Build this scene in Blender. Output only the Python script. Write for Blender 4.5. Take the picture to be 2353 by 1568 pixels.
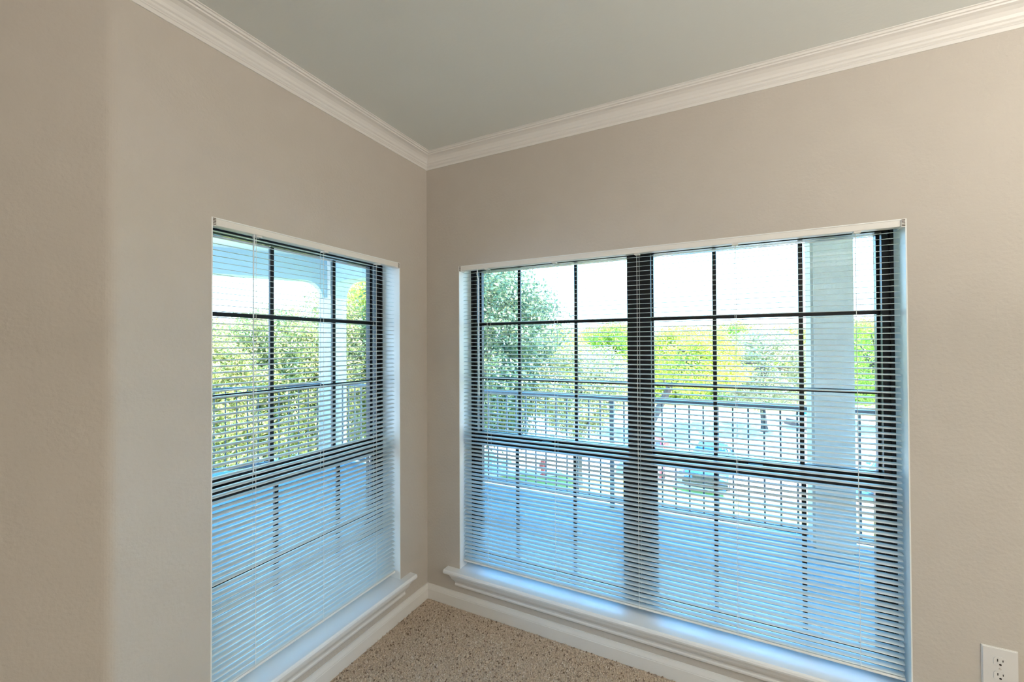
import bpy, bmesh, math, random
import numpy as np
from mathutils import Vector, Matrix

# ------------------------------------------------------------------ scene, camera, light
for o in list(bpy.data.objects): bpy.data.objects.remove(o, do_unlink=True)
S = bpy.context.scene
COL = S.collection
S.view_settings.view_transform = 'Standard'
S.view_settings.look = 'None'
S.view_settings.gamma = 1.0
S.view_settings.use_curve_mapping = False
S.view_settings.exposure = 0.0

cd = bpy.data.cameras.new('camera')
cam = bpy.data.objects.new('camera', cd); COL.objects.link(cam)
R = Vector((0.89059122, 0.45478136, -0.00460298)); U = Vector((0.00850817, -0.00654069, 0.99994241))
F = Vector((-0.45472506, 0.8905791, 0.00969444))
cam.matrix_world = Matrix(((R.x, U.x, -F.x, 1.68334), (R.y, U.y, -F.y, -2.11955), (R.z, U.z, -F.z, 1.57), (0, 0, 0, 1)))
cd.sensor_width = 36.0; cd.lens = 14.824; cd.clip_start = 0.02; cd.clip_end = 400
S.camera = cam

w = bpy.data.worlds.new('world'); S.world = w; w.use_nodes = True
nt = w.node_tree; nt.nodes.clear()
wo = nt.nodes.new('ShaderNodeOutputWorld'); bg = nt.nodes.new('ShaderNodeBackground')
tc = nt.nodes.new('ShaderNodeTexCoord'); sx = nt.nodes.new('ShaderNodeSeparateXYZ'); cr = nt.nodes.new('ShaderNodeValToRGB')
nt.links.new(tc.outputs['Generated'], sx.inputs[0]); nt.links.new(sx.outputs['Z'], cr.inputs['Fac'])
nt.links.new(cr.outputs['Color'], bg.inputs['Color']); nt.links.new(bg.outputs[0], wo.inputs['Surface'])
e = cr.color_ramp.elements
e[0].position = 0.0; e[0].color = (0.55, 0.81, 1.0, 1)
e[1].position = 1.0; e[1].color = (0.03, 0.34, 1.0, 1)
m_ = cr.color_ramp.elements.new(0.30); m_.color = (0.14, 0.54, 1.0, 1)
bg.inputs['Strength'].default_value = 11.0

sd = bpy.data.lights.new('sun', 'SUN'); sun = bpy.data.objects.new('sun', sd); COL.objects.link(sun)
sun.rotation_euler = Vector((0.52, 0.055, 0.85)).to_track_quat('Z', 'Y').to_euler()
sd.energy = 32.0; sd.angle = math.radians(0.6); sd.color = (1.0, 0.93, 0.80)

def area(name, loc, to, sx_, sy_, power, col):
    l = bpy.data.lights.new(name, 'AREA'); o = bpy.data.objects.new(name, l); COL.objects.link(o)
    l.shape = 'RECTANGLE'; l.size = sx_; l.size_y = sy_; l.energy = power; l.color = col
    o.location = loc; o.rotation_euler = (Vector(loc) - Vector(to)).to_track_quat('Z', 'Y').to_euler()
# added fill lights, out of view, that brighten the room's walls and ceiling
area('room_fill', (2.6, -5.6, 1.5), (1.6, 0, 1.35), 3.6, 2.0, 14, (1.0, 0.93, 0.85))  # broad fill added at the back of the room, towards the windows
area('overhead_fill', (2.9, -3.9, 2.6), (2.9, -3.9, 0), 1.2, 1.2, 8, (1.0, 0.93, 0.86))  # added fill pointing down, no fixture stands for it
area('upward_fill', (4.2, -2.4, 1.6), (4.2, -2.4, 4), 1.4, 1.4, 185, (1.0, 0.95, 0.87))  # added fill pointing up, brightens the ceiling

# ------------------------------------------------------------------ helpers
def tag(o, label=None, cat=None, group=None, kind=None):
    if label: o['label'] = label
    if cat: o['category'] = cat
    if group: o['group'] = group
    if kind: o['kind'] = kind
    return o
def thing(name, label, cat, loc=(0, 0, 0), rz=0, group=None):
    o = bpy.data.objects.new(name, None); COL.objects.link(o); o.location = loc; o.rotation_euler = (0, 0, rz)
    o.empty_display_size = 0.1
    return tag(o, label, cat, group)
def link(name, me, mat=None, parent=None, loc=None):
    if mat is not None and not me.materials: me.materials.append(mat)
    o = bpy.data.objects.new(name, me); COL.objects.link(o)
    if parent is not None: o.parent = parent
    if loc: o.location = loc
    return o
def bm_obj(name, bm, mat, parent=None, smooth=False, loc=None):
    bmesh.ops.recalc_face_normals(bm, faces=bm.faces)
    me = bpy.data.meshes.new(name); bm.to_mesh(me); bm.free()
    if smooth: me.shade_smooth()
    return link(name, me, mat, parent, loc)
def box(bm, x0, x1, y0, y1, z0, z1):
    v = [bm.verts.new(p) for p in ((x0, y0, z0), (x1, y0, z0), (x1, y1, z0), (x0, y1, z0), (x0, y0, z1), (x1, y0, z1), (x1, y1, z1), (x0, y1, z1))]
    for f in ((0, 3, 2, 1), (4, 5, 6, 7), (0, 1, 5, 4), (1, 2, 6, 5), (2, 3, 7, 6), (3, 0, 4, 7)): bm.faces.new([v[i] for i in f])
def boxo(name, b, mat, parent=None, bev=0.0, loc=None):
    bm = bmesh.new(); box(bm, *b)
    if bev: bmesh.ops.bevel(bm, geom=bm.edges[:], offset=bev, segments=2, affect='EDGES', profile=0.7)
    return bm_obj(name, bm, mat, parent, loc=loc)
def prism(bm, poly, z0, z1):
    a = [bm.verts.new((x, y, z0)) for x, y in poly]; b = [bm.verts.new((x, y, z1)) for x, y in poly]
    n = len(poly); bm.faces.new(a[::-1]); bm.faces.new(b)
    for i in range(n): bm.faces.new((a[i], a[(i + 1) % n], b[(i + 1) % n], b[i]))
def loft(bm, rings, closed=True, cap=True):
    vs = [[bm.verts.new(p) for p in r] for r in rings]; n = len(rings[0])
    for a, b in zip(vs, vs[1:]):
        for i in range(n if closed else n - 1): bm.faces.new((a[i], a[(i + 1) % n], b[(i + 1) % n], b[i]))
    if cap: bm.faces.new(vs[0][::-1]); bm.faces.new(vs[-1])
def tube(bm, pts, r, n=6):
    pts = [Vector(p) for p in pts]; rs = r if isinstance(r, (list, tuple)) else [r] * len(pts); rings = []
    for i, p in enumerate(pts):
        t = (pts[min(i + 1, len(pts) - 1)] - pts[max(i - 1, 0)]).normalized()
        a = t.cross(Vector((0, 0, 1))) if abs(t.z) < 0.9 else t.cross(Vector((1, 0, 0)))
        a.normalize(); b = t.cross(a)
        rings.append([p + rs[i] * (math.cos(2 * math.pi * k / n) * a + math.sin(2 * math.pi * k / n) * b) for k in range(n)])
    loft(bm, rings)

def mat(name, col, rough=0.6, metal=0.0, spec=0.5, noise=None, bump=None, coat=0.0, transl=None, island=None, bleed=None):
    m = bpy.data.materials.new(name); m.use_nodes = True; t = m.node_tree; N = t.nodes; L = t.links
    b = N['Principled BSDF']; b.inputs['Base Color'].default_value = (*col, 1); b.inputs['Roughness'].default_value = rough
    b.inputs['Metallic'].default_value = metal; b.inputs['Specular IOR Level'].default_value = spec; b.inputs['Coat Weight'].default_value = coat
    tcn = N.new('ShaderNodeTexCoord')
    if noise:                                   # (scale, colour_b, lo, hi)
        n = N.new('ShaderNodeTexNoise'); n.inputs['Scale'].default_value = noise[0]; n.inputs['Detail'].default_value = 4
        r = N.new('ShaderNodeValToRGB'); r.color_ramp.elements[0].position = noise[2]; r.color_ramp.elements[1].position = noise[3]
        r.color_ramp.elements[0].color = (*noise[1], 1); r.color_ramp.elements[1].color = (*col, 1)
        L.new(tcn.outputs['Object'], n.inputs['Vector']); L.new(n.outputs['Fac'], r.inputs['Fac']); L.new(r.outputs['Color'], b.inputs['Base Color'])
    if island:                                  # list of colours, one picked per loose piece
        g = N.new('ShaderNodeNewGeometry'); r = N.new('ShaderNodeValToRGB')
        while len(r.color_ramp.elements) < len(island): r.color_ramp.elements.new(0.5)
        for i, c in enumerate(island):
            r.color_ramp.elements[i].position = i / (len(island) - 1); r.color_ramp.elements[i].color = (*c, 1)
        L.new(g.outputs['Random Per Island'], r.inputs['Fac']); L.new(r.outputs['Color'], b.inputs['Base Color'])
        if transl:
            tr = N.new('ShaderNodeBsdfTranslucent'); mx = N.new('ShaderNodeMixShader'); mx.inputs[0].default_value = transl
            L.new(r.outputs['Color'], tr.inputs['Color']); L.new(b.outputs[0], mx.inputs[1]); L.new(tr.outputs[0], mx.inputs[2])
            L.new(mx.outputs[0], N['Material Output'].inputs['Surface'])
    elif transl:
        tr = N.new('ShaderNodeBsdfTranslucent'); tr.inputs['Color'].default_value = (*col, 1); mx = N.new('ShaderNodeMixShader'); mx.inputs[0].default_value = transl
        L.new(b.outputs[0], mx.inputs[1]); L.new(tr.outputs[0], mx.inputs[2]); L.new(mx.outputs[0], N['Material Output'].inputs['Surface'])
    if bump:                                    # (scale, strength, distance)
        n = N.new('ShaderNodeTexNoise'); n.inputs['Scale'].default_value = bump[0]; n.inputs['Detail'].default_value = 3
        bp = N.new('ShaderNodeBump'); bp.inputs['Strength'].default_value = bump[1]; bp.inputs['Distance'].default_value = bump[2]
        L.new(tcn.outputs['Object'], n.inputs['Vector']); L.new(n.outputs['Fac'], bp.inputs['Height']); L.new(bp.outputs[0], b.inputs['Normal'])
    return m

M = {}
M['wall'] = mat('wall_paint', (0.555, 0.512, 0.462), 0.75, spec=0.25, bump=(75, 0.42, 0.004), noise=(9, (0.54, 0.497, 0.448), 0.3, 0.7))
M['ceiling'] = mat('ceiling_paint', (0.71, 0.735, 0.71), 0.9, spec=0.15, bump=(60, 0.2, 0.003))
M['trim'] = mat('trim_paint', (0.76, 0.745, 0.72), 0.38, spec=0.5, bump=(14, 0.12, 0.002))
M['stool'] = mat('sill_paint', (0.82, 0.82, 0.82), 0.42, spec=0.6)
M['jamb'] = mat('jamb_paint', (0.85, 0.87, 0.86), 0.35, spec=0.6)
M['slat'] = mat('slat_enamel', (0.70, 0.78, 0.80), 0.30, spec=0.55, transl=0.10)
M['vinyl'] = mat('blind_headrail', (0.80, 0.78, 0.74), 0.4)
M['cord'] = mat('cord', (0.85, 0.85, 0.82), 0.7)
M['wand'] = mat('wand_plastic', (0.9, 0.92, 0.92), 0.15, transl=0.35)
M['endcap'] = mat('bracket_grille', (0.10, 0.07, 0.05), 0.6)
M['frame'] = mat('bronze_aluminium', (0.012, 0.012, 0.014), 0.35, metal=0.3)
M['brick'] = mat('brick_veneer', (0.55, 0.42, 0.38), 0.9, bump=(60, 0.4, 0.01))
M['stucco'] = mat('stucco', (0.60, 0.58, 0.55), 0.9, bump=(45, 0.5, 0.01), noise=(5, (0.50, 0.48, 0.45), 0.25, 0.7))
M['soffit'] = mat('porch_paint', (0.56, 0.62, 0.64), 0.85)
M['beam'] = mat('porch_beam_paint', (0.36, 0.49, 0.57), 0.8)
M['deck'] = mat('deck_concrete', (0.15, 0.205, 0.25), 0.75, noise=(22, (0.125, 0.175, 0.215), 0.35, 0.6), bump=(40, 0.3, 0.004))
M['rail'] = mat('railing_paint', (0.10, 0.11, 0.13), 0.45)
M['grass'] = mat('lawn', (0.30, 0.33, 0.05), 0.95, noise=(1.6, (0.38, 0.36, 0.09), 0.35, 0.65), bump=(30, 0.6, 0.03))
M['lot'] = mat('parking_concrete', (0.80, 0.74, 0.71), 0.9, noise=(0.5, (0.72, 0.67, 0.64), 0.3, 0.7))
M['curb'] = mat('curb_concrete', (0.66, 0.58, 0.54), 0.9)
M['bark'] = mat('bark', (0.11, 0.085, 0.075), 0.95, bump=(18, 0.8, 0.03), noise=(6, (0.07, 0.055, 0.05), 0.35, 0.65))
M['plate'] = mat('outlet_plastic', (0.70, 0.69, 0.68), 0.35)
M['hole'] = mat('outlet_slots', (0.02, 0.015, 0.015), 0.6)
M['screw'] = mat('screw_paint', (0.62, 0.60, 0.58), 0.3, metal=0.4)
M['web'] = mat('web_silk', (0.55, 0.56, 0.55), 0.5)
M['carpet'] = mat('carpet', (0.56, 0.45, 0.35), 0.95, spec=0.1, noise=(160, (0.20, 0.14, 0.10), 0.32, 0.5), bump=(240, 0.8, 0.004))
M['tuft'] = mat('carpet_yarn', (0.5, 0.4, 0.3), 0.95, spec=0.1, island=[(0.20, 0.14, 0.10), (0.64, 0.51, 0.40), (0.60, 0.49, 0.37), (0.70, 0.57, 0.46), (0.62, 0.49, 0.37), (0.76, 0.66, 0.57)])
def leafmat(name, cols, tr=0.45): return mat(name, cols[0], 0.55, spec=0.35, island=cols, transl=tr)
M['leaf_olive'] = leafmat('leaves_olive', [(0.14, 0.20, 0.07), (0.42, 0.42, 0.15), (0.58, 0.55, 0.30), (0.28, 0.32, 0.10), (0.50, 0.50, 0.20)])
M['leaf_dark'] = leafmat('leaves_dark_green', [(0.06, 0.12, 0.07), (0.13, 0.20, 0.11), (0.34, 0.36, 0.20), (0.09, 0.17, 0.11)])
M['leaf_yellow'] = leafmat('leaves_yellow_green', [(0.42, 0.46, 0.05), (0.58, 0.60, 0.08), (0.34, 0.42, 0.08), (0.62, 0.60, 0.16)])
M['leaf_pale'] = leafmat('leaves_pale_olive', [(0.14, 0.15, 0.08), (0.48, 0.46, 0.24), (0.26, 0.28, 0.10), (0.62, 0.58, 0.44), (0.36, 0.38, 0.12)])
M['leaf_lime'] = leafmat('leaves_lime', [(0.24, 0.38, 0.05), (0.36, 0.50, 0.07), (0.46, 0.56, 0.10), (0.28, 0.42, 0.10)])

gm = bpy.data.materials.new('window_glass'); gm.use_nodes = True; t = gm.node_tree; t.nodes.clear()
o_ = t.nodes.new('ShaderNodeOutputMaterial'); mx = t.nodes.new('ShaderNodeMixShader'); tp = t.nodes.new('ShaderNodeBsdfTransparent'); gl = t.nodes.new('ShaderNodeBsdfGlossy')
fr = t.nodes.new('ShaderNodeFresnel'); fr.inputs['IOR'].default_value = 1.35; gl.inputs['Roughness'].default_value = 0.01
tp.inputs['Color'].default_value = (0.965, 0.985, 0.98, 1)
t.links.new(fr.outputs[0], mx.inputs[0]); t.links.new(tp.outputs[0], mx.inputs[1]); t.links.new(gl.outputs[0], mx.inputs[2]); t.links.new(mx.outputs[0], o_.inputs[0])
M['glass'] = gm

# ------------------------------------------------------------------ room shell
H = 2.75
RX0, RX1, RZ0, RZ1 = 0.242, 2.298, 0.228, 2.048      # opening in the right wall (plane y = 0)
LY0, LY1 = -1.245, -0.245                            # opening in the left wall (plane x = 0)
YC = -1.528                                          # outside corner of the left wall
XE, YB, XW = 5.2, -6.2, -3.4                         # rest of the open-plan room, behind and beside the camera

def holed_wall(bm, u0, u1, z0, z1, a0, a1, b0, b1, t0, t1, swap, sign=1):
    def bx(ua, ub, za, zb):
        if ub - ua < 1e-6 or zb - za < 1e-6: return
        if swap: box(bm, min(sign * t0, sign * t1), max(sign * t0, sign * t1), ua, ub, za, zb)
        else: box(bm, ua, ub, t0, t1, za, zb)
    bx(u0, a0, z0, z1); bx(a1, u1, z0, z1); bx(a0, a1, z0, b0); bx(a0, a1, b1, z1)

plan = [(0, 0), (XE, 0), (XE, YB), (-2.0, YB), (-2.0, YC - 2.0), (0, YC)]
bm = bmesh.new(); prism(bm, plan, -.2, 0); tag(bm_obj('floor', bm, M['carpet']), kind='structure')
bm = bmesh.new(); prism(bm, plan, H, H + .15); tag(bm_obj('ceiling', bm, M['ceiling']), kind='structure')
bm = bmesh.new(); holed_wall(bm, -0.2, XE, 0, H, RX0, RX1, RZ0 - 0.02, RZ1, 0.0, 0.2, False); tag(bm_obj('wall_right', bm, M['wall']), kind='structure')
bm = bmesh.new(); holed_wall(bm, YC + 0.03, 0.0, 0, H, LY0, LY1, RZ0 - 0.02, RZ1, 0.0, 0.2, True, -1)
# bullnose end of the left wall and the run that turns away from the camera
rb = 0.05; k_ = rb * math.tan(math.pi / 8)
arc = [(-rb + rb * math.cos(a), YC + k_ - rb * math.sin(a)) for a in [math.pi / 4 * k / 6 for k in range(7)]]
prism(bm, [(-0.2, YC + 0.03), (0.0, YC + 0.03)] + arc + [(-0.2, YC)], 0, H)
tag(bm_obj('wall_left', bm, M['wall']), kind='structure')
DG = 2.0                                             # the wall then turns 45 degrees and runs past the camera
bm = bmesh.new(); a0 = arc[-1]; prism(bm, [a0, (-DG, YC - DG), (-DG - .28, YC - DG), (-.2, YC)], 0, H)
tag(bm_obj('wall_near_left', bm, M['wall']), kind='structure')
tag(boxo('wall_east', (XE, XE + 0.15, YB, 0.2, 0, H), M['wall']), kind='structure')
tag(boxo('wall_back', (XW, XE, YB - 0.15, YB, 0, H), M['wall']), kind='structure')
tag(boxo('wall_west', (-DG - 0.2, -DG, YB, YC - DG, 0, H), M['wall']), kind='structure')

# moulded runs: profile = [(offset from wall, height)], path = wall corner points, mitred
def run(name, prof, path, inward, mat_, lab=None, parent=None):
    """path: list of (x, y); inward: per point the (dx, dy) by which a unit offset moves it"""
    bm = bmesh.new()
    rings = [[(x + o * dx, y + o * dy, z) for o, z in prof] for (x, y), (dx, dy) in zip(path, inward)]
    loft(bm, rings)
    o = bm_obj(name, bm, mat_, parent)
    if parent is None: tag(o, kind='structure')
    return o
crown = [(0, H - .077), (.005, H - .077), (.008, H - .066), (.011, H - .064), (.011, H - .061), (.016, H - .057), (.018, H - .050), (.024, H - .046),
         (.028, H - .036), (.038, H - .025), (.052, H - .018), (.066, H - .015), (.068, H - .010), (.076, H - .010), (.080, H - .004), (.086, H - .003), (.086, H), (0, H)]
run('trim_1', crown, [(0, 0), (0, YC)], [(1, -1), (1, -.414)], M['trim'])
run('trim_2', crown, [(0, 0), (XE, 0)], [(1, -1), (-1, -1)], M['trim'])
run('trim_3', crown, [(0, YC), (-DG, YC - DG)], [(1, -.414), (1, 0)], M['trim'])
base = [(0, 0), (.016, 0), (.016, .060), (.0145, .063), (.0145, .066), (.013, .070), (.009, .080), (.007, .087), (0, .088)]
run('baseboard_left', base, [(0, 0), (0, YC)], [(1, -1), (1, -.414)], M['trim'])
run('baseboard_right', base, [(0, 0), (XE, 0)], [(1, -1), (-1, -1)], M['trim'])
run('baseboard_near_left', base, [(0, YC), (-DG, YC - DG)], [(1, -.414), (1, 0)], M['trim'])

# carpet pile (uncountable): small leaning yarn tufts over the corner of the floor
rng = np.random.default_rng(4)
def pile(x0, x1, y0, y1, step):
    xs = np.arange(x0, x1, step); ys = np.arange(y0, y1, step); X, Y = np.meshgrid(xs, ys); X = X.ravel(); Y = Y.ravel(); n = len(X)
    X = X + rng.uniform(-.4, .4, n) * step; Y = Y + rng.uniform(-.4, .4, n) * step
    h = rng.uniform(.004, .009, n); r = step * rng.uniform(.45, .75, n); a = rng.uniform(0, 6.28, n)
    V = np.zeros((n, 4, 3)); 
    for k in range(3):
        V[:, k, 0] = X + r * np.cos(a + k * 2.094); V[:, k, 1] = Y + r * np.sin(a + k * 2.094)
    V[:, 3, 0] = X + rng.uniform(-.5, .5, n) * step; V[:, 3, 1] = Y + rng.uniform(-.5, .5, n) * step; V[:, 3, 2] = h
    Fc = (np.arange(n)[:, None, None] * 4 + np.array([[0, 1, 3], [1, 2, 3], [2, 0, 3]])[None]).reshape(-1, 3)
    me = bpy.data.meshes.new('carpet_pile'); me.vertices.add(4 * n); me.vertices.foreach_set('co', V.astype(np.float32).ravel())
    me.loops.add(9 * n); me.loops.foreach_set('vertex_index', Fc.astype(np.int32).ravel())
    me.polygons.add(3 * n); me.polygons.foreach_set('loop_start', np.arange(0, 9 * n, 3, dtype=np.int32)); me.update(calc_edges=True); return me
tag(link('carpet_pile', pile(0.022, 5.17, -3.3, -0.022, 0.0095), M['tuft'], loc=(0, 0, 0.0)), 'beige speckled cut pile carpet on the floor below the windows', 'carpet', kind='stuff')

# ------------------------------------------------------------------ windows (built facing -y at wall plane y=0; the left one is turned)
def build_window(name, units, x0, x1):
    """units: list of (xa, xb, [muntin x]) clear width of each hung unit"""
    W = bpy.data.objects.new(name, None); COL.objects.link(W); tag(W, kind='structure')
    z0, z1 = RZ0, RZ1
    bm = bmesh.new(); fy0, fy1 = 0.142, 0.225
    box(bm, x0, units[0][0], fy0, fy1, z0, z1); box(bm, units[-1][1], x1, fy0, fy1, z0, z1)
    box(bm, units[0][0], units[-1][1], fy0, fy1, z1 - 0.012, z1); box(bm, units[0][0], units[-1][1], fy0, fy1, z0, z0 + 0.03)
    # thin stop bead on the room side of the jambs
    box(bm, x0 + .004, x0 + 0.016, fy0 - 0.012, fy0, z0, z1 - .004); box(bm, x1 - 0.016, x1 - .004, fy0 - 0.012, fy0, z0, z1 - .004)
    bm_obj('window_frame', bm, M['frame'], W)
    for xl, xr in ((x0, x0 + .004), (x1 - .004, x1)): boxo('jamb_liner', (xl, xr, -.0005, .1415, z0, z1 - .004), M['jamb'], W)
    boxo('head_liner', (x0, x1, -.0005, .1415, z1 - .004, z1), M['jamb'], W)
    for a, b in zip(units, units[1:]): boxo('mullion', (a[1], b[0], fy0, fy1, z0 + 0.03, z1 - 0.012), M['frame'], W, 0.004)
    for xa, xb, mu in units:
        # upper sash: outer track
        up = bmesh.new(); zu0, zu1 = 0.985, z1 - 0.012; y0, y1 = 0.185, 0.21
        box(up, xa, xa + .008, y0, y1, zu0, zu1); box(up, xb - .008, xb, y0, y1, zu0, zu1)
        box(up, xa, xb, y0, y1, zu1 - .002, zu1); box(up, xa, xb, y0, y1, zu0, 1.025)
        us = bm_obj('upper_sash', up, M['frame'], W)
        xs = [xa] + mu + [xb]; zs = [1.025, 1.362, 1.704, zu1]
        for m in mu: boxo('muntin', (m - .009, m + .009, .190, .204, 1.02, zu1 - .008), M['frame'], us, .002)
        for z in zs[1:3]: boxo('muntin', (xa + .006, xb - .006, .1895, .2045, z - .009, z + .009), M['frame'], us, .002)
        for i in range(len(xs) - 1):
            for j in range(3): boxo('pane', (xs[i] + .006, xs[i + 1] - .006, .1955, .1995, zs[j] + .004, zs[j + 1] - .004), M['glass'], us)
        # lower sash: inner track
        lo = bmesh.new(); zl0, zl1 = z0 + 0.012, 0.998; y0, y1 = 0.150, 0.178; st = 0.027
        box(lo, xa, xa + st, y0, y1, zl0, zl1); box(lo, xb - st, xb, y0, y1, zl0, zl1)
        box(lo, xa + st, xb - st, y0, y1, zl1 - .048, zl1); box(lo, xa + st, xb - st, y0, y1, zl0, zl0 + .04)
        ls = bm_obj('lower_sash', lo, M['frame'], W)
        xl = [xa + st] + mu + [xb - st]; zz = [zl0 + .04, 0.606, zl1 - .048]
        for m in mu: boxo('muntin', (m - .009, m + .009, .156, .170, zz[0], zz[2]), M['frame'], ls, .002)
        boxo('muntin', (xl[0], xl[-1], .1555, .1705, .597, .615), M['frame'], ls, .002)
        for i in range(len(xl) - 1):
            for j in range(2): boxo('pane', (xl[i] + .004, xl[i + 1] - .004, .1615, .1655, zz[j] + .004, zz[j + 1] - .004), M['glass'], ls)
        boxo('sash_lock', ((xa + xb) / 2 - .03, (xa + xb) / 2 + .03, .138, .165, zl1, zl1 + .012), M['frame'], ls, .003)
    # stool (window board) with horns, and moulded apron with returned ends
    st = bmesh.new()
    hx0, hx1 = x0 - .085, x1 + .085
    prof = [(-.045, .2035), (-.051, .206), (-.053, .2145), (-.051, .2225), (-.045, .228)]
    loft(st, [[(x, y, z) for y, z in prof + [(-.0005, .228), (-.0005, .2035)]] for x in (hx0, hx1)])
    box(st, x0 + .0005, x1 - .0005, -.0005, .1415, .2085, .228)
    bm_obj('stool', st, M['stool'], W)
    ap = bmesh.new()
    apro = [(0.0, .126), (-.010, .126), (-.014, .131), (-.0145, .138), (-.012, .144), (-.013, .151), (-.018, .160), (-.026, .168), (-.031, .178), (-.032, .186), (-.037, .190), (-.038, .2035), (0, .2035)]
    loft(ap, [[(x0 - .012 + y, y, z) for y, z in apro], [(x1 + .012 - y, y, z) for y, z in apro]])
    bm_obj('apron', ap, M['trim'], W)
    return W
win_r = build_window('window_2', [(0.283, 1.212, [0.553, 0.913]), (1.333, 2.258, [1.628, 1.983])], RX0, RX1)
win_l = build_window('window_1', [(-1.203, -.286, [-.888, -.542])], LY0, LY1)
win_l.rotation_euler = (0, 0, math.pi / 2)   # local y -> world -x, local x -> world y

# ------------------------------------------------------------------ mini blinds
PITCH, ZTOP, ZBOT, TILT = 0.0233, 2.008, 0.272, math.radians(9)
def build_blind(name, label, x0, x1, ladders, wand_x, wand_len, plugs, wand_r=.0034, yc=0.040):
    B = thing(name, label, 'blind')
    hr = bmesh.new(); loft(hr, [[(x, y, z) for y, z in ((.004, 2.020), (.003, 2.024), (.003, 2.044), (.006, 2.0465), (.040, 2.0465), (.040, 2.020))] for x in (x0 + .012, x1 - .012)])
    bm_obj('headrail', hr, M['vinyl'], B)
    for xb, s in ((x0, 1), (x1, -1)):
        br = bmesh.new(); a, b = sorted((xb + s * .0005, xb + s * .0125)); box(br, a, b, -.001, .043, 2.016, 2.0475)
        bo = bm_obj('bracket', br, M['vinyl'], B)
        rr = bmesh.new()
        for k in range(5): box(rr, a + .001, b - .001, -.0025, -.001, 2.020 + k * .0055, 2.0225 + k * .0055)
        g = bm_obj('bracket_vent', rr, M['endcap'], bo)
    # one slat mesh, shared
    hw = .01425; xa, xb = x0 + .010, x1 - .010
    sec = [(-hw, -.0015), (-hw * .5, -.0003), (0, 0), (hw * .5, -.0003), (hw, -.0015)]
    sec = sec + [(y, z - .0005) for y, z in sec[::-1]]
    sb = bmesh.new(); ring = [(y * math.cos(TILT) - z * math.sin(TILT), y * math.sin(TILT) + z * math.cos(TILT)) for y, z in sec]
    rings = []
    for x, k in ((xa, .72), (xa + .004, 1), (xb - .004, 1), (xb, .72)): rings.append([(x, y * k, z) for y, z in ring])
    loft(sb, rings); bmesh.ops.recalc_face_normals(sb, faces=sb.faces)
    me = bpy.data.meshes.new('slat'); sb.to_mesh(me); sb.free(); me.shade_smooth(); me.materials.append(M['slat'])
    me.polygons.foreach_set('use_smooth', [len(p.vertices) == 4 for p in me.polygons])
    n = int((ZTOP - ZBOT) / PITCH)
    rnd = random.Random(7)
    for i in range(n + 1):
        s = bpy.data.objects.new('slat', me); COL.objects.link(s); s.parent = B
        s.location = (0, yc + rnd.uniform(-.0005, .0005), ZTOP - i * PITCH + rnd.uniform(-.0004, .0004)); s.rotation_euler = (rnd.uniform(-.012, .012), 0, 0)
    zl = ZTOP - n * PITCH
    rb_ = bmesh.new(); loft(rb_, [[(x, yc + y, zl - .012 + z) for y, z in ((-.0125, -.006), (-.0135, -.002), (-.011, .003), (0, .0045), (.011, .003), (.0135, -.002), (.0125, -.006))] for x in (xa, xb)])
    bm_obj('bottom_rail', rb_, M['vinyl'], B)
    for px in plugs:
        tag(boxo('rail_plug', (px - .022, px + .022, yc - .010, yc + .010, zl - .0215, zl - .018), M['cord'], B, .001))
    for lx in ladders:
        lb = bmesh.new()
        for dy in (-.0152, .0152):
            tube(lb, [(lx - .003 * (1 if dy < 0 else -1), yc + dy, 2.022), (lx - .003 * (1 if dy < 0 else -1), yc + dy, zl - .016)], .0010, 4)
        for i in range(n + 1): tube(lb, [(lx, yc - .0152, ZTOP - i * PITCH - .0024), (lx, yc + .0152, ZTOP - i * PITCH - .0004)], .0005, 3)
        bm_obj('ladder_cord', lb, M['cord'], B)
        boxo('ladder_clip', (lx - .012, lx + .012, .008, .036, 2.0135, 2.020), M['vinyl'], B, .001)
    wb = bmesh.new(); zt = 2.012; tube(wb, [(wand_x, .010, zt), (wand_x, .006, zt - .02), (wand_x + .002, .016, zt - .05), (wand_x + .004, .0165, zt - wand_len)], wand_r, 6)
    tube(wb, [(wand_x, .014, 2.024), (wand_x, .008, 2.018), (wand_x, .009, 2.008)], .003, 6)
    bm_obj('tilt_wand', wb, M['wand'], B)
    return B
bl_r = build_blind('mini_blind', 'wide white mini blind hanging over the double window on the right wall', RX0 + .003, RX1 - .003, [.428, .850, 1.289, 1.718, 2.151], .368, .74, [.840, 1.772])
bl_l = build_blind('mini_blind', 'narrower white mini blind hanging over the single window on the left wall', LY0 + .003, LY1 - .003, [-1.062, -.739, -.400], -1.083, .95, [], .0020)
bl_l.rotation_euler = (0, 0, math.pi / 2)

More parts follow.
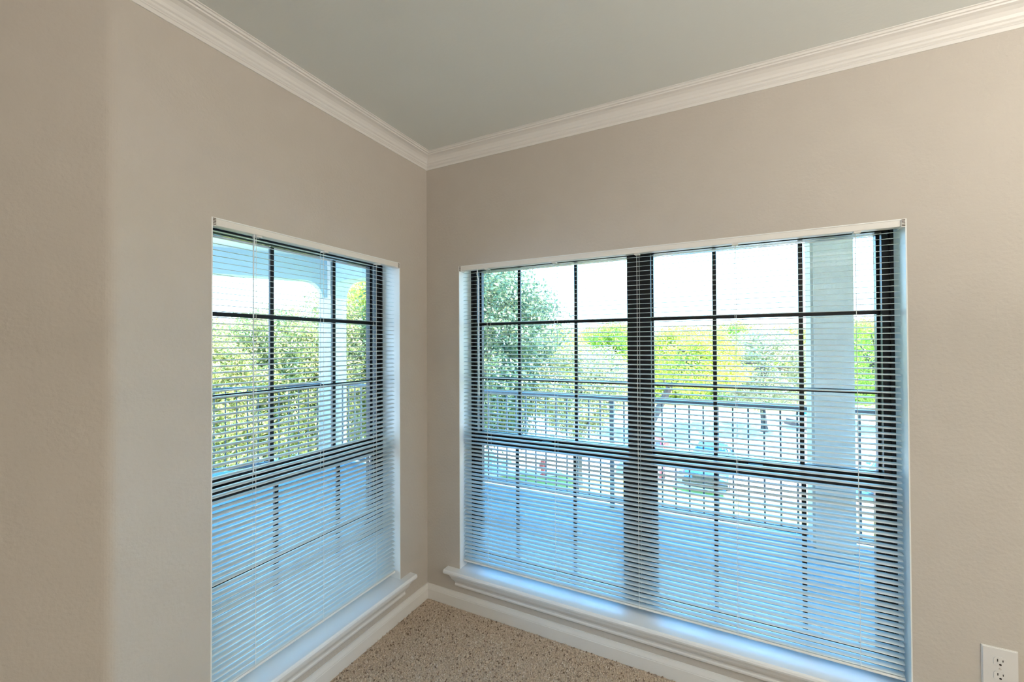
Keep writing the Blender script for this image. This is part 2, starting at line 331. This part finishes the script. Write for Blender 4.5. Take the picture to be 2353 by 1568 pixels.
# ------------------------------------------------------------------ electrical outlet on the right wall
OX, OZ = 2.530, 0.4195
OUT = thing('electrical_outlet', 'white duplex electrical outlet low on the right wall beside the window', 'outlet', (OX, 0, OZ))
bm = bmesh.new(); box(bm, -.046, .046, -.006, 0, -.072, .072); bmesh.ops.bevel(bm, geom=[e for e in bm.edges if all(v.co.y < -.003 for v in e.verts)], offset=.003, segments=3, affect='EDGES')
bm_obj('cover_plate', bm, M['plate'], OUT)
for dz in (.0245, -.0245):
    bm = bmesh.new(); ring = []
    for k in range(24):
        a = 2 * math.pi * k / 24; ring.append((max(-.0165, min(.0165, .020 * math.cos(a))), max(-.0175, min(.0175, .0185 * math.sin(a)))))
    loft(bm, [[(x, y, z + dz) for x, z in ring] for y in (-.005, -.0078)])
    rc = bm_obj('receptacle', bm, M['plate'], OUT)
    sl = bmesh.new(); box(sl, -.0080, -.0055, -.0082, -.0074, dz + .001, dz + .010); box(sl, .0055, .0078, -.0082, -.0074, dz + .002, dz + .009)
    loft(sl, [[(.0034 * math.cos(a), y, dz - .0085 + .0034 * math.sin(a)) for a in [2 * math.pi * k / 10 for k in range(10)]] for y in (-.0074, -.0082)])
    bm_obj('slot', sl, M['hole'], rc)
bm = bmesh.new(); loft(bm, [[(.0034 * math.cos(a), y, .0034 * math.sin(a)) for a in [2 * math.pi * k / 12 for k in range(12)]] for y in (-.0058, -.0072)]); box(bm, -.003, .003, -.0073, -.0071, -.0004, .0004)
bm_obj('screw', bm, M['screw'], OUT)

# ------------------------------------------------------------------ outside walls, porch
GZ = -4.4
def brick_wall(name, u0, u1, z0, z1, a0, a1, b0, b1, swap, sign=1):
    bm = bmesh.new(); holed_wall(bm, u0, u1, z0, z1, a0, a1, b0, b1, 0.2, 0.31, swap, sign); o = bm_obj(name, bm, M['brick']); tag(o, kind='structure')
    return o
bw = brick_wall('wall_outside_right', -0.2, XE + .15, GZ, H + .3, .218, 2.272, .205, 2.05, False)
brick_wall('wall_outside_left', YC + .2, 0.31, GZ, H + .3, -1.222, -.175, .205, 2.05, True, -1)
bm = bmesh.new(); prism(bm, [(-.31, YC + .2), (-.2, YC + .1), (-DG - .28, YC - DG), (-DG - .4, YC - DG)], GZ, H + .3); tag(bm_obj('wall_outside_wing', bm, M['brick']), kind='structure')
# rowlock brick sills below the two windows, one brick at a time
def brick_row(parent, n, f):
    me = None
    for i in range(n):
        if me is None:
            bm = bmesh.new(); box(bm, -.029, .029, 0, .12, -.03, .0); bmesh.ops.bevel(bm, geom=bm.edges[:], offset=.003, segments=1, affect='EDGES')
            bmesh.ops.recalc_face_normals(bm, faces=bm.faces); me = bpy.data.meshes.new('brick'); bm.to_mesh(me); bm.free(); me.materials.append(M['brick'])
        o = bpy.data.objects.new('brick', me); COL.objects.link(o); o.parent = parent; o.location = f(i); o.rotation_euler = (0.10 * -1, 0, 0)
brick_row(bw, 30, lambda i: (.25 + i * .0685, .224, .234))

CORN = (-3.60, 2.30)                                     # corner column of the porch
dgn = Vector((-.5, -.866)); END = (CORN[0] + dgn.x * 3.4, CORN[1] + dgn.y * 3.4)
foot = [(6.5, .312), (6.5, 2.45), (-3.68, 2.45), (END[0] - .16, END[1] + .1), (END[0] - .16, -3.0), (-2.1, -3.0), (-.312, -1.30), (-.312, .312)]
DZ = -0.13
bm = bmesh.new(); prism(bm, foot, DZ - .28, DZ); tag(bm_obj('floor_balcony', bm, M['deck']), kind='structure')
roof = [(6.5, .312), (6.5, 2.56), (-3.75, 2.56), (END[0] - .26, END[1] + .15), (END[0] - .26, -3.0), (-2.1, -3.0), (-.312, -1.30), (-.312, .312)]
bm = bmesh.new(); prism(bm, roof, 2.86, 3.25); tag(bm_obj('roof_balcony', bm, M['soffit']), kind='structure')

def beam(name, a, b, haunch_a, haunch_b):
    """arched beam between column centres: flat soffit with a rounded haunch at each marked end"""
    a = Vector(a); b = Vector(b); d = (b - a); Ln = d.length; d.normalize(); nrm = Vector((-d.y, d.x)); zb = 2.52; r = .24; x0 = .16
    pts = []
    if haunch_a: pts += [(x0, zb - r)] + [(x0 + r - r * math.cos(t), zb - r + r * math.sin(t)) for t in [math.pi / 2 * k / 8 for k in range(1, 8)]] + [(x0 + r, zb)]
    else: pts += [(x0, zb)]
    if haunch_b: pts += [(Ln - x0 - r, zb)] + [(Ln - x0 - r + r * math.sin(t), zb - r + r * math.cos(t)) for t in [math.pi / 2 * k / 8 for k in range(1, 8)]] + [(Ln - x0, zb - r)]
    else: pts += [(Ln - x0, zb)]
    ring = [(-.1 if not haunch_a else .0, zb + .35)] + [(0.0, pts[0][1])] + pts + [(Ln, pts[-1][1]), (Ln, zb + .35)]
    bm = bmesh.new(); rings = []
    for s in (-.125, .125): rings.append([(a.x + d.x * p + nrm.x * s, a.y + d.y * p + nrm.y * s, z) for p, z in ring])
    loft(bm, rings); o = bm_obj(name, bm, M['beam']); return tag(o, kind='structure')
COLX = 2.452
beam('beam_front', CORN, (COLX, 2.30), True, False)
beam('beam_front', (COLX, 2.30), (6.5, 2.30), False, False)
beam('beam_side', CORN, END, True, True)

def column(name, lab, x, y, rz, cap):
    t = thing(name, lab, 'column', (x, y, DZ), rz, 'porch columns')
    h = 2.52 - DZ; s = .145
    def sq(k, z): return [(-s * k, -s * k, z), (s * k, -s * k, z), (s * k, s * k, z), (-s * k, s * k, z)]
    bm = bmesh.new(); loft(bm, [sq(1, .0), sq(1, h + (.33 if not cap else 0))]); bmesh.ops.bevel(bm, geom=[e for e in bm.edges if abs(e.verts[0].co.z - e.verts[1].co.z) > 1], offset=.02, segments=2, affect='EDGES'); bm_obj('shaft', bm, M['stucco'], t)
    if cap:
        bm = bmesh.new(); loft(bm, [sq(1.0, h - .075), sq(1.06, h - .06), sq(1.06, h - .02), sq(1.14, h), sq(1.14, h + .34)]); bm_obj('capital', bm, M['stucco'], t)
    return t
column('porch_column', 'square stucco porch column outside the right part of the double window', COLX, 2.30, 0, True)
column('porch_column', 'square stucco corner column with arched brackets seen through the left window', CORN[0], CORN[1], 0, False)

def railing(lab, a, b, posts, phase, ends):
    a = Vector(a); b = Vector(b); d = b - a; Ln = d.length
    t = thing('balcony_railing', lab, 'railing', (a.x, a.y, DZ), math.atan2(d.y, d.x), 'balcony railings')
    x0, x1 = ends[0], Ln - ends[1]; o = -DZ
    boxo('top_rail', (x0, x1, -.024, .024, .985 + o, 1.022 + o), M['rail'], t, .006)
    boxo('bottom_rail', (x0, x1, -.017, .017, -.080 + o, -.035 + o), M['rail'], t, .004)
    me = None; x = phase
    while x < x1 - .03:
        if x > x0 + .03 and all(abs(x - p) > .04 for p in posts):
            if me is None:
                bm = bmesh.new(); box(bm, -.0075, .0075, -.0075, .0075, -.035 + o, .986 + o); bmesh.ops.recalc_face_normals(bm, faces=bm.faces)
                me = bpy.data.meshes.new('baluster'); bm.to_mesh(me); bm.free(); me.materials.append(M['rail'])
            bo = bpy.data.objects.new('baluster', me); COL.objects.link(bo); bo.parent = t; bo.location = (x, 0, 0)
        x += .1247
    for p in posts: boxo('post', (p - .022, p + .022, -.022, .022, 0, .986 + o), M['rail'], t, .002)
    return t
railing('dark metal balcony railing across the view of the double window', CORN, (COLX, 2.30), [.600 + 3.60 - 2.1, .600 + 3.60], (.600 + 3.60) % .1247, (.16, .16))
railing('short dark metal balcony railing right of the near porch column', (COLX, 2.30), (5.4, 2.30), [1.9], .20, (.16, 0))
railing('slanted dark metal balcony railing seen through the left window', CORN, END, [1.7], .21, (.16, .16))

# cobweb strands between the near column and the railing
bm = bmesh.new(); hub = Vector((2.30, 2.13, .62)); rad = []
for an, ln in ((-1.75, .95), (-2.0, 1.0), (-2.28, 1.05), (-1.45, .8), (-2.6, .8)):
    e_ = hub + Vector((math.cos(an) * ln, -.02 * ln, math.sin(an) * ln)); rad.append((hub, e_)); tube(bm, [hub, hub.lerp(e_, .5) + Vector((0, 0, -.01)), e_], .0011, 4)
for k in range(1, 7):
    for (h1, e1), (h2, e2) in zip([rad[3], rad[0], rad[1], rad[2]], [rad[0], rad[1], rad[2], rad[4]]):
        p = h1.lerp(e1, .15 * k); q_ = h2.lerp(e2, .15 * k); tube(bm, [p, (p + q_) / 2 + Vector((0, 0, .012)), q_], .0007, 3)
tag(bm_obj('cobweb', bm, M['web']), 'thin cobweb strands hanging beside the near porch column above the railing', 'cobweb')

# ------------------------------------------------------------------ ground, parking, cars
lawn = [(60, 0), (60, 15.7), (5.5, 16.2), (-2.4, 16.9), (-6.6, 15.5), (-8.5, 14.1), (-16.4, 11.4), (-25, 5), (-60, -4), (-60, -8), (60, -8)]
bm = bmesh.new(); vs = [bm.verts.new((x, y, GZ)) for x, y in lawn]; bm.faces.new(vs); tag(bm_obj('ground_lawn', bm, M['grass']), kind='structure')
cpath = lawn[1:9]; inw = []
for i, (x, y) in enumerate(cpath):
    p = Vector(cpath[max(i - 1, 0)]); q_ = Vector(cpath[min(i + 1, len(cpath) - 1)]); d = (q_ - p).normalized(); inw.append((d.y, -d.x))
run('curb', [(0, GZ - .1), (.16, GZ - .1), (.15, GZ + .14), (.02, GZ + .15), (0, GZ + .14)], cpath, inw, M['curb'])
bm = bmesh.new(); vs = [bm.verts.new(p + (GZ - .02,)) for p in ((-140, -40), (140, -40), (140, 41.2), (-140, 41.2))]; bm.faces.new(vs); tag(bm_obj('ground_parking', bm, M['lot']), kind='structure')
bm = bmesh.new(); vs = [bm.verts.new(p + (GZ,)) for p in ((-160, 41), (160, 41), (160, 160), (-160, 160))]; bm.faces.new(vs); tag(bm_obj('ground_far_lawn', bm, M['grass']), kind='structure')

def car(lab, x, y, rz, paint, glass, tall=0.0):
    body = mat('car_paint_' + lab.split()[0], paint, 0.3, spec=0.5, coat=0.15); tyre = M.setdefault('tyre', mat('tyre_rubber', (.02, .02, .022), .8)); gls = M.setdefault('cg' + str(glass), mat('car_glass', glass, .08, spec=.8))
    chrome = M.setdefault('chrome', mat('chrome', (.7, .7, .72), .2, metal=.9)); lamp = M.setdefault('lamp', mat('lamp_lens', (.9, .9, .92), .1, coat=1)); dark = M.setdefault('dark', mat('dark_plastic', (.03, .035, .045), .5)); red = M.setdefault('redl', mat('tail_lens', (.5, .02, .02), .2))
    t = thing('car', lab, 'car', (x, y, GZ), rz, 'parked cars')
    # local: front is -y, width along x
    hw = .88; T = tall
    side = [(-2.15, .28, .90), (-2.22, .42, .96), (-2.18, .66 + T * .3, 1.0), (-1.9, .80 + T * .4, 1.0), (-1.0, .93 + T * .5, 1.0), (-.75, .95 + T * .5, 1.0), (.9, .95 + T * .5, 1.0), (1.7, .95 + T * .5, .98), (2.1, .92 + T * .5, .95), (2.2, .6, .95), (2.15, .30, .92)]
    bm = bmesh.new(); rings = []
    def arch(yy):
        for c in (-1.35, 1.35):
            d = abs(yy - c)
            if d < .38: return .18 + math.sqrt(.38 ** 2 - d * d) + .12
        return .22
    ys = [-2.2, -2.1, -1.9, -1.73, -1.66, -1.5, -1.35, -1.2, -1.04, -.97, -.7, 0, .7, .97, 1.04, 1.2, 1.35, 1.5, 1.66, 1.73, 1.9, 2.1, 2.2]
    def top(yy):
        P = [(-2.22, .60), (-2.1, .74), (-1.7, .84), (-.9, .94), (1.7, .96), (2.1, .94), (2.22, .80)]
        for (a, b), (c, d) in zip(P, P[1:]):
            if a <= yy <= c: return b + (d - b) * (yy - a) / (c - a) + T * .5
        return .6
    for yy in ys:
        k = 1 - .10 * max(0, (abs(yy) - 1.6) / .6) ** 2; W = hw * k; zt = top(yy); zb = arch(yy)
        rings.append([(-W * .96, yy, zb), (-W, yy, zb + .05 + .3 * (zt - zb)), (-W * .97, yy, zt - .10), (-W * .88, yy, zt - .01), (0, yy, zt + .03), (W * .88, yy, zt - .01), (W * .97, yy, zt - .10), (W, yy, zb + .05 + .3 * (zt - zb)), (W * .96, yy, zb)])
    loft(bm, rings); bm_obj('body', bm, body, t, True)
    z0 = .93 + T * .5; z1 = 1.42 + T
    gh = [(-.95, z0 - .02, .76), (-.30, z1 - .03, .60), (.1, z1, .60), (.9, z1 - .02, .59), (1.65 + T * .3, z0 + .02, .72)]
    bm = bmesh.new(); loft(bm, [[(-wd, yy, z0 - .06), (-wd * (.99), yy, (z0 + zz) / 2 if zz > z0 + .1 else z0 - .03), (-wd * .93, yy, zz), (wd * .93, yy, zz), (wd * .99, yy, (z0 + zz) / 2 if zz > z0 + .1 else z0 - .03), (wd, yy, z0 - .06)] for yy, zz, wd in gh]); bm_obj('cabin_glass', bm, gls, t)
    bm = bmesh.new(); loft(bm, [[(-wd, yy, zz), (-wd * .8, yy, zz + .025), (wd * .8, yy, zz + .025), (wd, yy, zz)] for yy, zz, wd in ((-.32, z1 - .035, .57), (.1, z1 - .01, .58), (.95, z1 - .03, .56), (1.1, z1 - .10, .54))]); bm_obj('roof', bm, body, t, True)
    for s in (-1, 1):
        for yy in (-1.35, 1.35):
            bm = bmesh.new(); loft(bm, [[(s * xx, yy + r_ * math.cos(a), .32 + r_ * math.sin(a)) for a in [2 * math.pi * k / 20 for k in range(20)]] for xx, r_ in ((.66, .30), (.68, .32), (.84, .32), (.86, .29), (.855, .2))]); wh = bm_obj('wheel', bm, tyre, t)
            bm = bmesh.new(); loft(bm, [[(s * xx, yy + r_ * math.cos(a), .32 + r_ * math.sin(a)) for a in [2 * math.pi * k / 12 for k in range(12)]] for xx, r_ in ((.84, .19), (.868, .19), (.875, .05))]); bm_obj('hub_cap', bm, chrome, wh)
        bm = bmesh.new(); box(bm, min(s * .52, s * .80), max(s * .52, s * .80), -2.19, -2.05, .58 + T * .4, .72 + T * .4); bmesh.ops.bevel(bm, geom=bm.edges[:], offset=.03, segments=2, affect='EDGES'); bm_obj('headlamp', bm, lamp, t)
        bm = bmesh.new(); box(bm, min(s * .58, s * .82), max(s * .58, s * .82), 2.08, 2.215, .68 + T * .4, .84 + T * .4); bm_obj('tail_lamp', bm, red, t)
        bm = bmesh.new(); box(bm, min(s * .82, s * 1.0), max(s * .82, s * 1.0), -.72, -.60, z0, z0 + .14); bmesh.ops.bevel(bm, geom=bm.edges[:], offset=.03, segments=2, affect='EDGES'); bm_obj('mirror', bm, body, t)
        bm = bmesh.new(); tube(bm, [(s * .735, -.92, z0 + .0), (s * .585, -.30, z1 - .03), (s * .575, .9, z1 - .03), (s * .70, 1.6, z0 + .02)], .03, 5); tube(bm, [(s * .75, .25, z0 - .02), (s * .575, .25, z1 - .02)], .03, 5); bm_obj('pillar', bm, body, t)
    bm = bmesh.new(); box(bm, -.45, .45, -2.245, -2.12, .52 + T * .4, .68 + T * .4); bm_obj('grille', bm, dark, t)
    bm = bmesh.new(); loft(bm, [[(xx, -2.10, .22), (xx, -2.25 + .08 * abs(xx), .24), (xx, -2.27 + .08 * abs(xx), .46), (xx, -2.12, .48)] for xx in (-.84, -.5, 0, .5, .84)]); bm_obj('front_bumper', bm, dark, t)
    bm = bmesh.new(); loft(bm, [[(xx, 2.10, .26), (xx, 2.25 - .06 * abs(xx), .28), (xx, 2.26 - .06 * abs(xx), .50), (xx, 2.12, .52)] for xx in (-.84, -.5, 0, .5, .84)]); bm_obj('rear_bumper', bm, dark, t)
    return t
car('blue car parked nose first behind the lawn, facing the balcony', 1.0, 18.6, -.08, (.03, .13, .34), (.02, .05, .10))
car('white car parked across the lot, partly behind the near column', 7.4, 34.6, -.9, (.75, .76, .80), (.05, .22, .50))
car('red car parked left of the blue car by the curb', -1.75, 19.0, .05, (.55, .05, .06), (.05, .05, .07))
car('steel blue car glimpsed right of the near porch column', 7.9, 20.4, -.35, (.10, .24, .46), (.05, .12, .2), .1)

# red hydrant by the lawn
HY = thing('fire_hydrant', 'small red fire hydrant at the edge of the lawn', 'hydrant', (-5.9, 15.8, GZ))
redp = mat('hydrant_paint', (.55, .08, .07), .5)
def lathe(bm, prof, n=14, c=(0, 0)): loft(bm, [[(c[0] + r * math.cos(2 * math.pi * k / n), c[1] + r * math.sin(2 * math.pi * k / n), z) for k in range(n)] for r, z in prof])
bm = bmesh.new(); lathe(bm, [(.15, 0), (.15, .05), (.10, .06), (.10, .5), (.13, .52), (.13, .56)]); bm_obj('barrel', bm, redp, HY)
bm = bmesh.new(); lathe(bm, [(.125, .56), (.115, .64), (.07, .70), (.03, .71), (.03, .76)]); bm_obj('bonnet', bm, redp, HY)
for s in (-1, 1):
    bm = bmesh.new(); tube(bm, [(s * .09, 0, .42), (s * .17, 0, .42)], .055, 10); bm_obj('hose_cap', bm, redp, HY)

# house far behind the trees
HO = thing('house', 'far house with pale hipped roof behind the yellow green trees', 'house', (6.5, 70, GZ))
boxo('wall', (-9, 9, 0, 9, 0, 6.0), mat('house_wall', (.6, .52, .45), .9), HO)
bm = bmesh.new(); a_ = [bm.verts.new(p) for p in ((-9.8, -.8, 5.9), (9.8, -.8, 5.9), (9.8, 9.8, 5.9), (-9.8, 9.8, 5.9))]; b_ = [bm.verts.new(p) for p in ((-3.0, 4.5, 9.3), (3.0, 4.5, 9.3))]
for f in ((a_[0], a_[1], b_[1], b_[0]), (a_[1], a_[2], b_[1]), (a_[2], a_[3], b_[0], b_[1]), (a_[3], a_[0], b_[0]), a_[::-1]): bm.faces.new(f)
bm_obj('roof', bm, mat('house_roof', (.50, .46, .44), .9), HO)
boxo('chimney', (1.0, 2.0, 4.6, 5.6, 7.5, 9.9), M['brick'], HO)
for xx in (-6.5, -2.5, 2.5, 6.5): boxo('window', (xx - .6, xx + .6, -.04, .02, 3.6, 5.0), M['dark'], HO)

# ------------------------------------------------------------------ trees
def leaves(n_blob, per, rx, ry, rz, blob, leaf, seed, flat=0.0, shell=0.55):
    g = np.random.default_rng(seed)
    d = g.normal(size=(n_blob, 3)); d /= np.linalg.norm(d, axis=1)[:, None]
    rad = shell + (1 - shell) * g.random(n_blob) ** .6
    c = d * rad[:, None] * np.array([rx - blob * .6, ry - blob * .6, rz - blob * .6]); c[:, 2] *= (1 - flat * (c[:, 2] < 0))
    br = blob * g.uniform(.6, 1.25, n_blob)
    idx = np.repeat(np.arange(n_blob), per); n = len(idx)
    e = g.normal(size=(n, 3)); e /= np.linalg.norm(e, axis=1)[:, None]
    P = c[idx] + e * (br[idx] * g.uniform(.55, 1.05, n))[:, None] * np.array([1, 1, .75])
    nrm = e + .9 * g.normal(size=(n, 3)) + np.array([0, 0, .5]); nrm /= np.linalg.norm(nrm, axis=1)[:, None]
    tdir = np.cross(nrm, g.normal(size=(n, 3))); tdir /= np.linalg.norm(tdir, axis=1)[:, None]; b = np.cross(nrm, tdir)
    L = (leaf * g.uniform(.7, 1.3, n))[:, None]; Wd = L * .42
    V = np.stack([P - tdir * L * .5, P + b * Wd * .5 + nrm * L * .05, P + tdir * L * .5, P - b * Wd * .5 + nrm * L * .05], 1).reshape(-1, 3).astype(np.float32)
    me = bpy.data.meshes.new('foliage'); me.vertices.add(4 * n); me.vertices.foreach_set('co', V.ravel())
    me.loops.add(4 * n); me.loops.foreach_set('vertex_index', np.arange(4 * n, dtype=np.int32))
    me.polygons.add(n); me.polygons.foreach_set('loop_start', np.arange(0, 4 * n, 4, dtype=np.int32)); me.update(calc_edges=True)
    return me, c
def skeleton(bm, base, top, r, cents, seed, nb=14):
    g = random.Random(seed); base = Vector(base); top = Vector(top)
    mid = base.lerp(top, .5) + Vector((g.uniform(-.2, .2), g.uniform(-.2, .2), 0)); tube(bm, [base, base.lerp(mid, .15), mid, top], [r * 1.35, r, r * .8, r * .45], 9)
    for c in g.sample(cents, min(nb, len(cents))):
        c = Vector(c); s = base.lerp(top, g.uniform(.45, .95)); m_2 = s.lerp(c, .5) + Vector((0, 0, g.uniform(.0, .3)))
        tube(bm, [s, m_2, c], [r * .42, r * .25, r * .08], 5)
def tree(name, lab, x, y, zc, rx, rz, nb, per, blob, leaf, m, seed, group='trees beyond the balcony', trunk=.22, lean=(0, 0), mesh=None, rot=0, flat=.15, shell=.55):
    t = thing(name, lab, 'tree', (x, y, GZ), rot, group)
    if mesh is None:
        me, c = leaves(nb, per, rx, rx, rz, blob, leaf, seed, flat, shell); me.materials.append(M[m])
        h = zc - GZ; bm = bmesh.new(); cents = [(a[0], a[1], a[2] + h) for a in c[:60]]
        skeleton(bm, (lean[0], lean[1], 0), (0, 0, h + rz * .35), trunk, cents, seed)
        bmesh.ops.recalc_face_normals(bm, faces=bm.faces); tm = bpy.data.meshes.new('trunk'); bm.to_mesh(tm); bm.free(); tm.materials.append(M['bark'])
        mesh = (me, tm, h)
    me, tm, h = mesh
    f = link('foliage', me, parent=t, loc=(0, 0, h)); tag(f, kind='stuff')
    link('trunk', tm, parent=t)
    return mesh
# seen through the double window
tree('oak_tree', 'large dark green oak tree at the left of the double window view', -9.6, 14.6, 1.25, 5.2, 6.0, 400, 240, 1.0, .20, 'leaf_dark', 11, trunk=.34)
tree('small_tree', 'round pale olive tree in front of the large dark oak', -3.9, 14.9, -.4, 2.3, 2.4, 160, 200, .55, .11, 'leaf_pale', 12, trunk=.15)
tree('leaning_tree', 'yellow green tree with a leaning dark trunk over the parking lot', -.3, 27.2, .3, 3.4, 2.9, 160, 160, .8, .19, 'leaf_yellow', 13, trunk=.26, lean=(-2.9, -.6), flat=.3)
tree('small_tree', 'round grey olive tree left of the near porch column', 3.9, 31.4, -.3, 3.7, 3.1, 170, 170, .8, .18, 'leaf_pale', 14, trunk=.2)
tree('green_tree', 'lime green tree right of the near porch column', 11.2, 36.0, .2, 3.7, 3.9, 130, 150, 1.0, .22, 'leaf_lime', 15, trunk=.25)
# seen through the left window
L1 = tree('hedge_tree', 'dense olive tree at the left edge of the left window view', -14.6, 4.6, -.2, 3.0, 3.6, 260, 230, .62, .125, 'leaf_olive', 21, trunk=.2, flat=0)
tree('hedge_tree', 'dense olive tree in the middle of the left window view', -14.4, 8.4, -.3, 3.0, 2.9, 0, 0, 0, 0, None, 0, mesh=L1, rot=2.1)
L3 = tree('hedge_tree', 'taller olive tree just left of the corner column', -12.9, 9.6, .2, 2.5, 4.0, 230, 220, .6, .125, 'leaf_olive', 22, trunk=.2, flat=0)
tree('tall_tree', 'bright yellow green tree right of the corner column in the left window', -13.4, 13.4, 1.4, 3.1, 4.9, 240, 200, .8, .16, 'leaf_yellow', 23, trunk=.24, flat=0)
# row far behind the parking lot
Y1 = tree('background_tree', 'far yellow green tree, leftmost of the row behind the lot', -14.6, 37.5, -.7, 4.6, 4.9, 130, 150, 1.2, .30, 'leaf_yellow', 31, group='far tree row', flat=0)
Y2 = tree('background_tree', 'far lime tree beside the leftmost one of the row behind the lot', -8.8, 42, -.6, 4.6, 5.0, 130, 150, 1.2, .30, 'leaf_lime', 32, group='far tree row', flat=0)
far = [(-11.6, 44.5, Y1, 'far yellow green tree between the large oak and the round pale tree'), (-3.4, 46, Y1, 'far yellow green tree behind the round pale olive tree'), (2.4, 48, Y2, 'far lime tree behind the leaning tree'), (8.0, 52, Y1, 'far yellow green tree in front of the house roof'), (14.5, 54, Y2, 'far lime tree behind the near porch column'), (21, 57, Y1, 'far yellow green tree right of the near porch column'), (28, 60, Y2, 'far lime tree at the right end of the row'),
       (-22, 34, Y2, 'far lime tree behind the large dark oak'), (-29, 30, Y1, 'far yellow green tree beyond the tall tree of the left window'), (-33, 23, Y2, 'far lime tree behind the corner column'), (-33, 15, Y1, 'far yellow green tree behind the middle olive tree'), (-32, 7, Y2, 'far lime tree behind the left edge of the left window')]
for i, (x, y, mm, lb) in enumerate(far): tree('background_tree', lb, x, y, 0, 0, 0, 0, 0, 0, 0, None, 0, mesh=mm, rot=i * 1.3, group='far tree row')
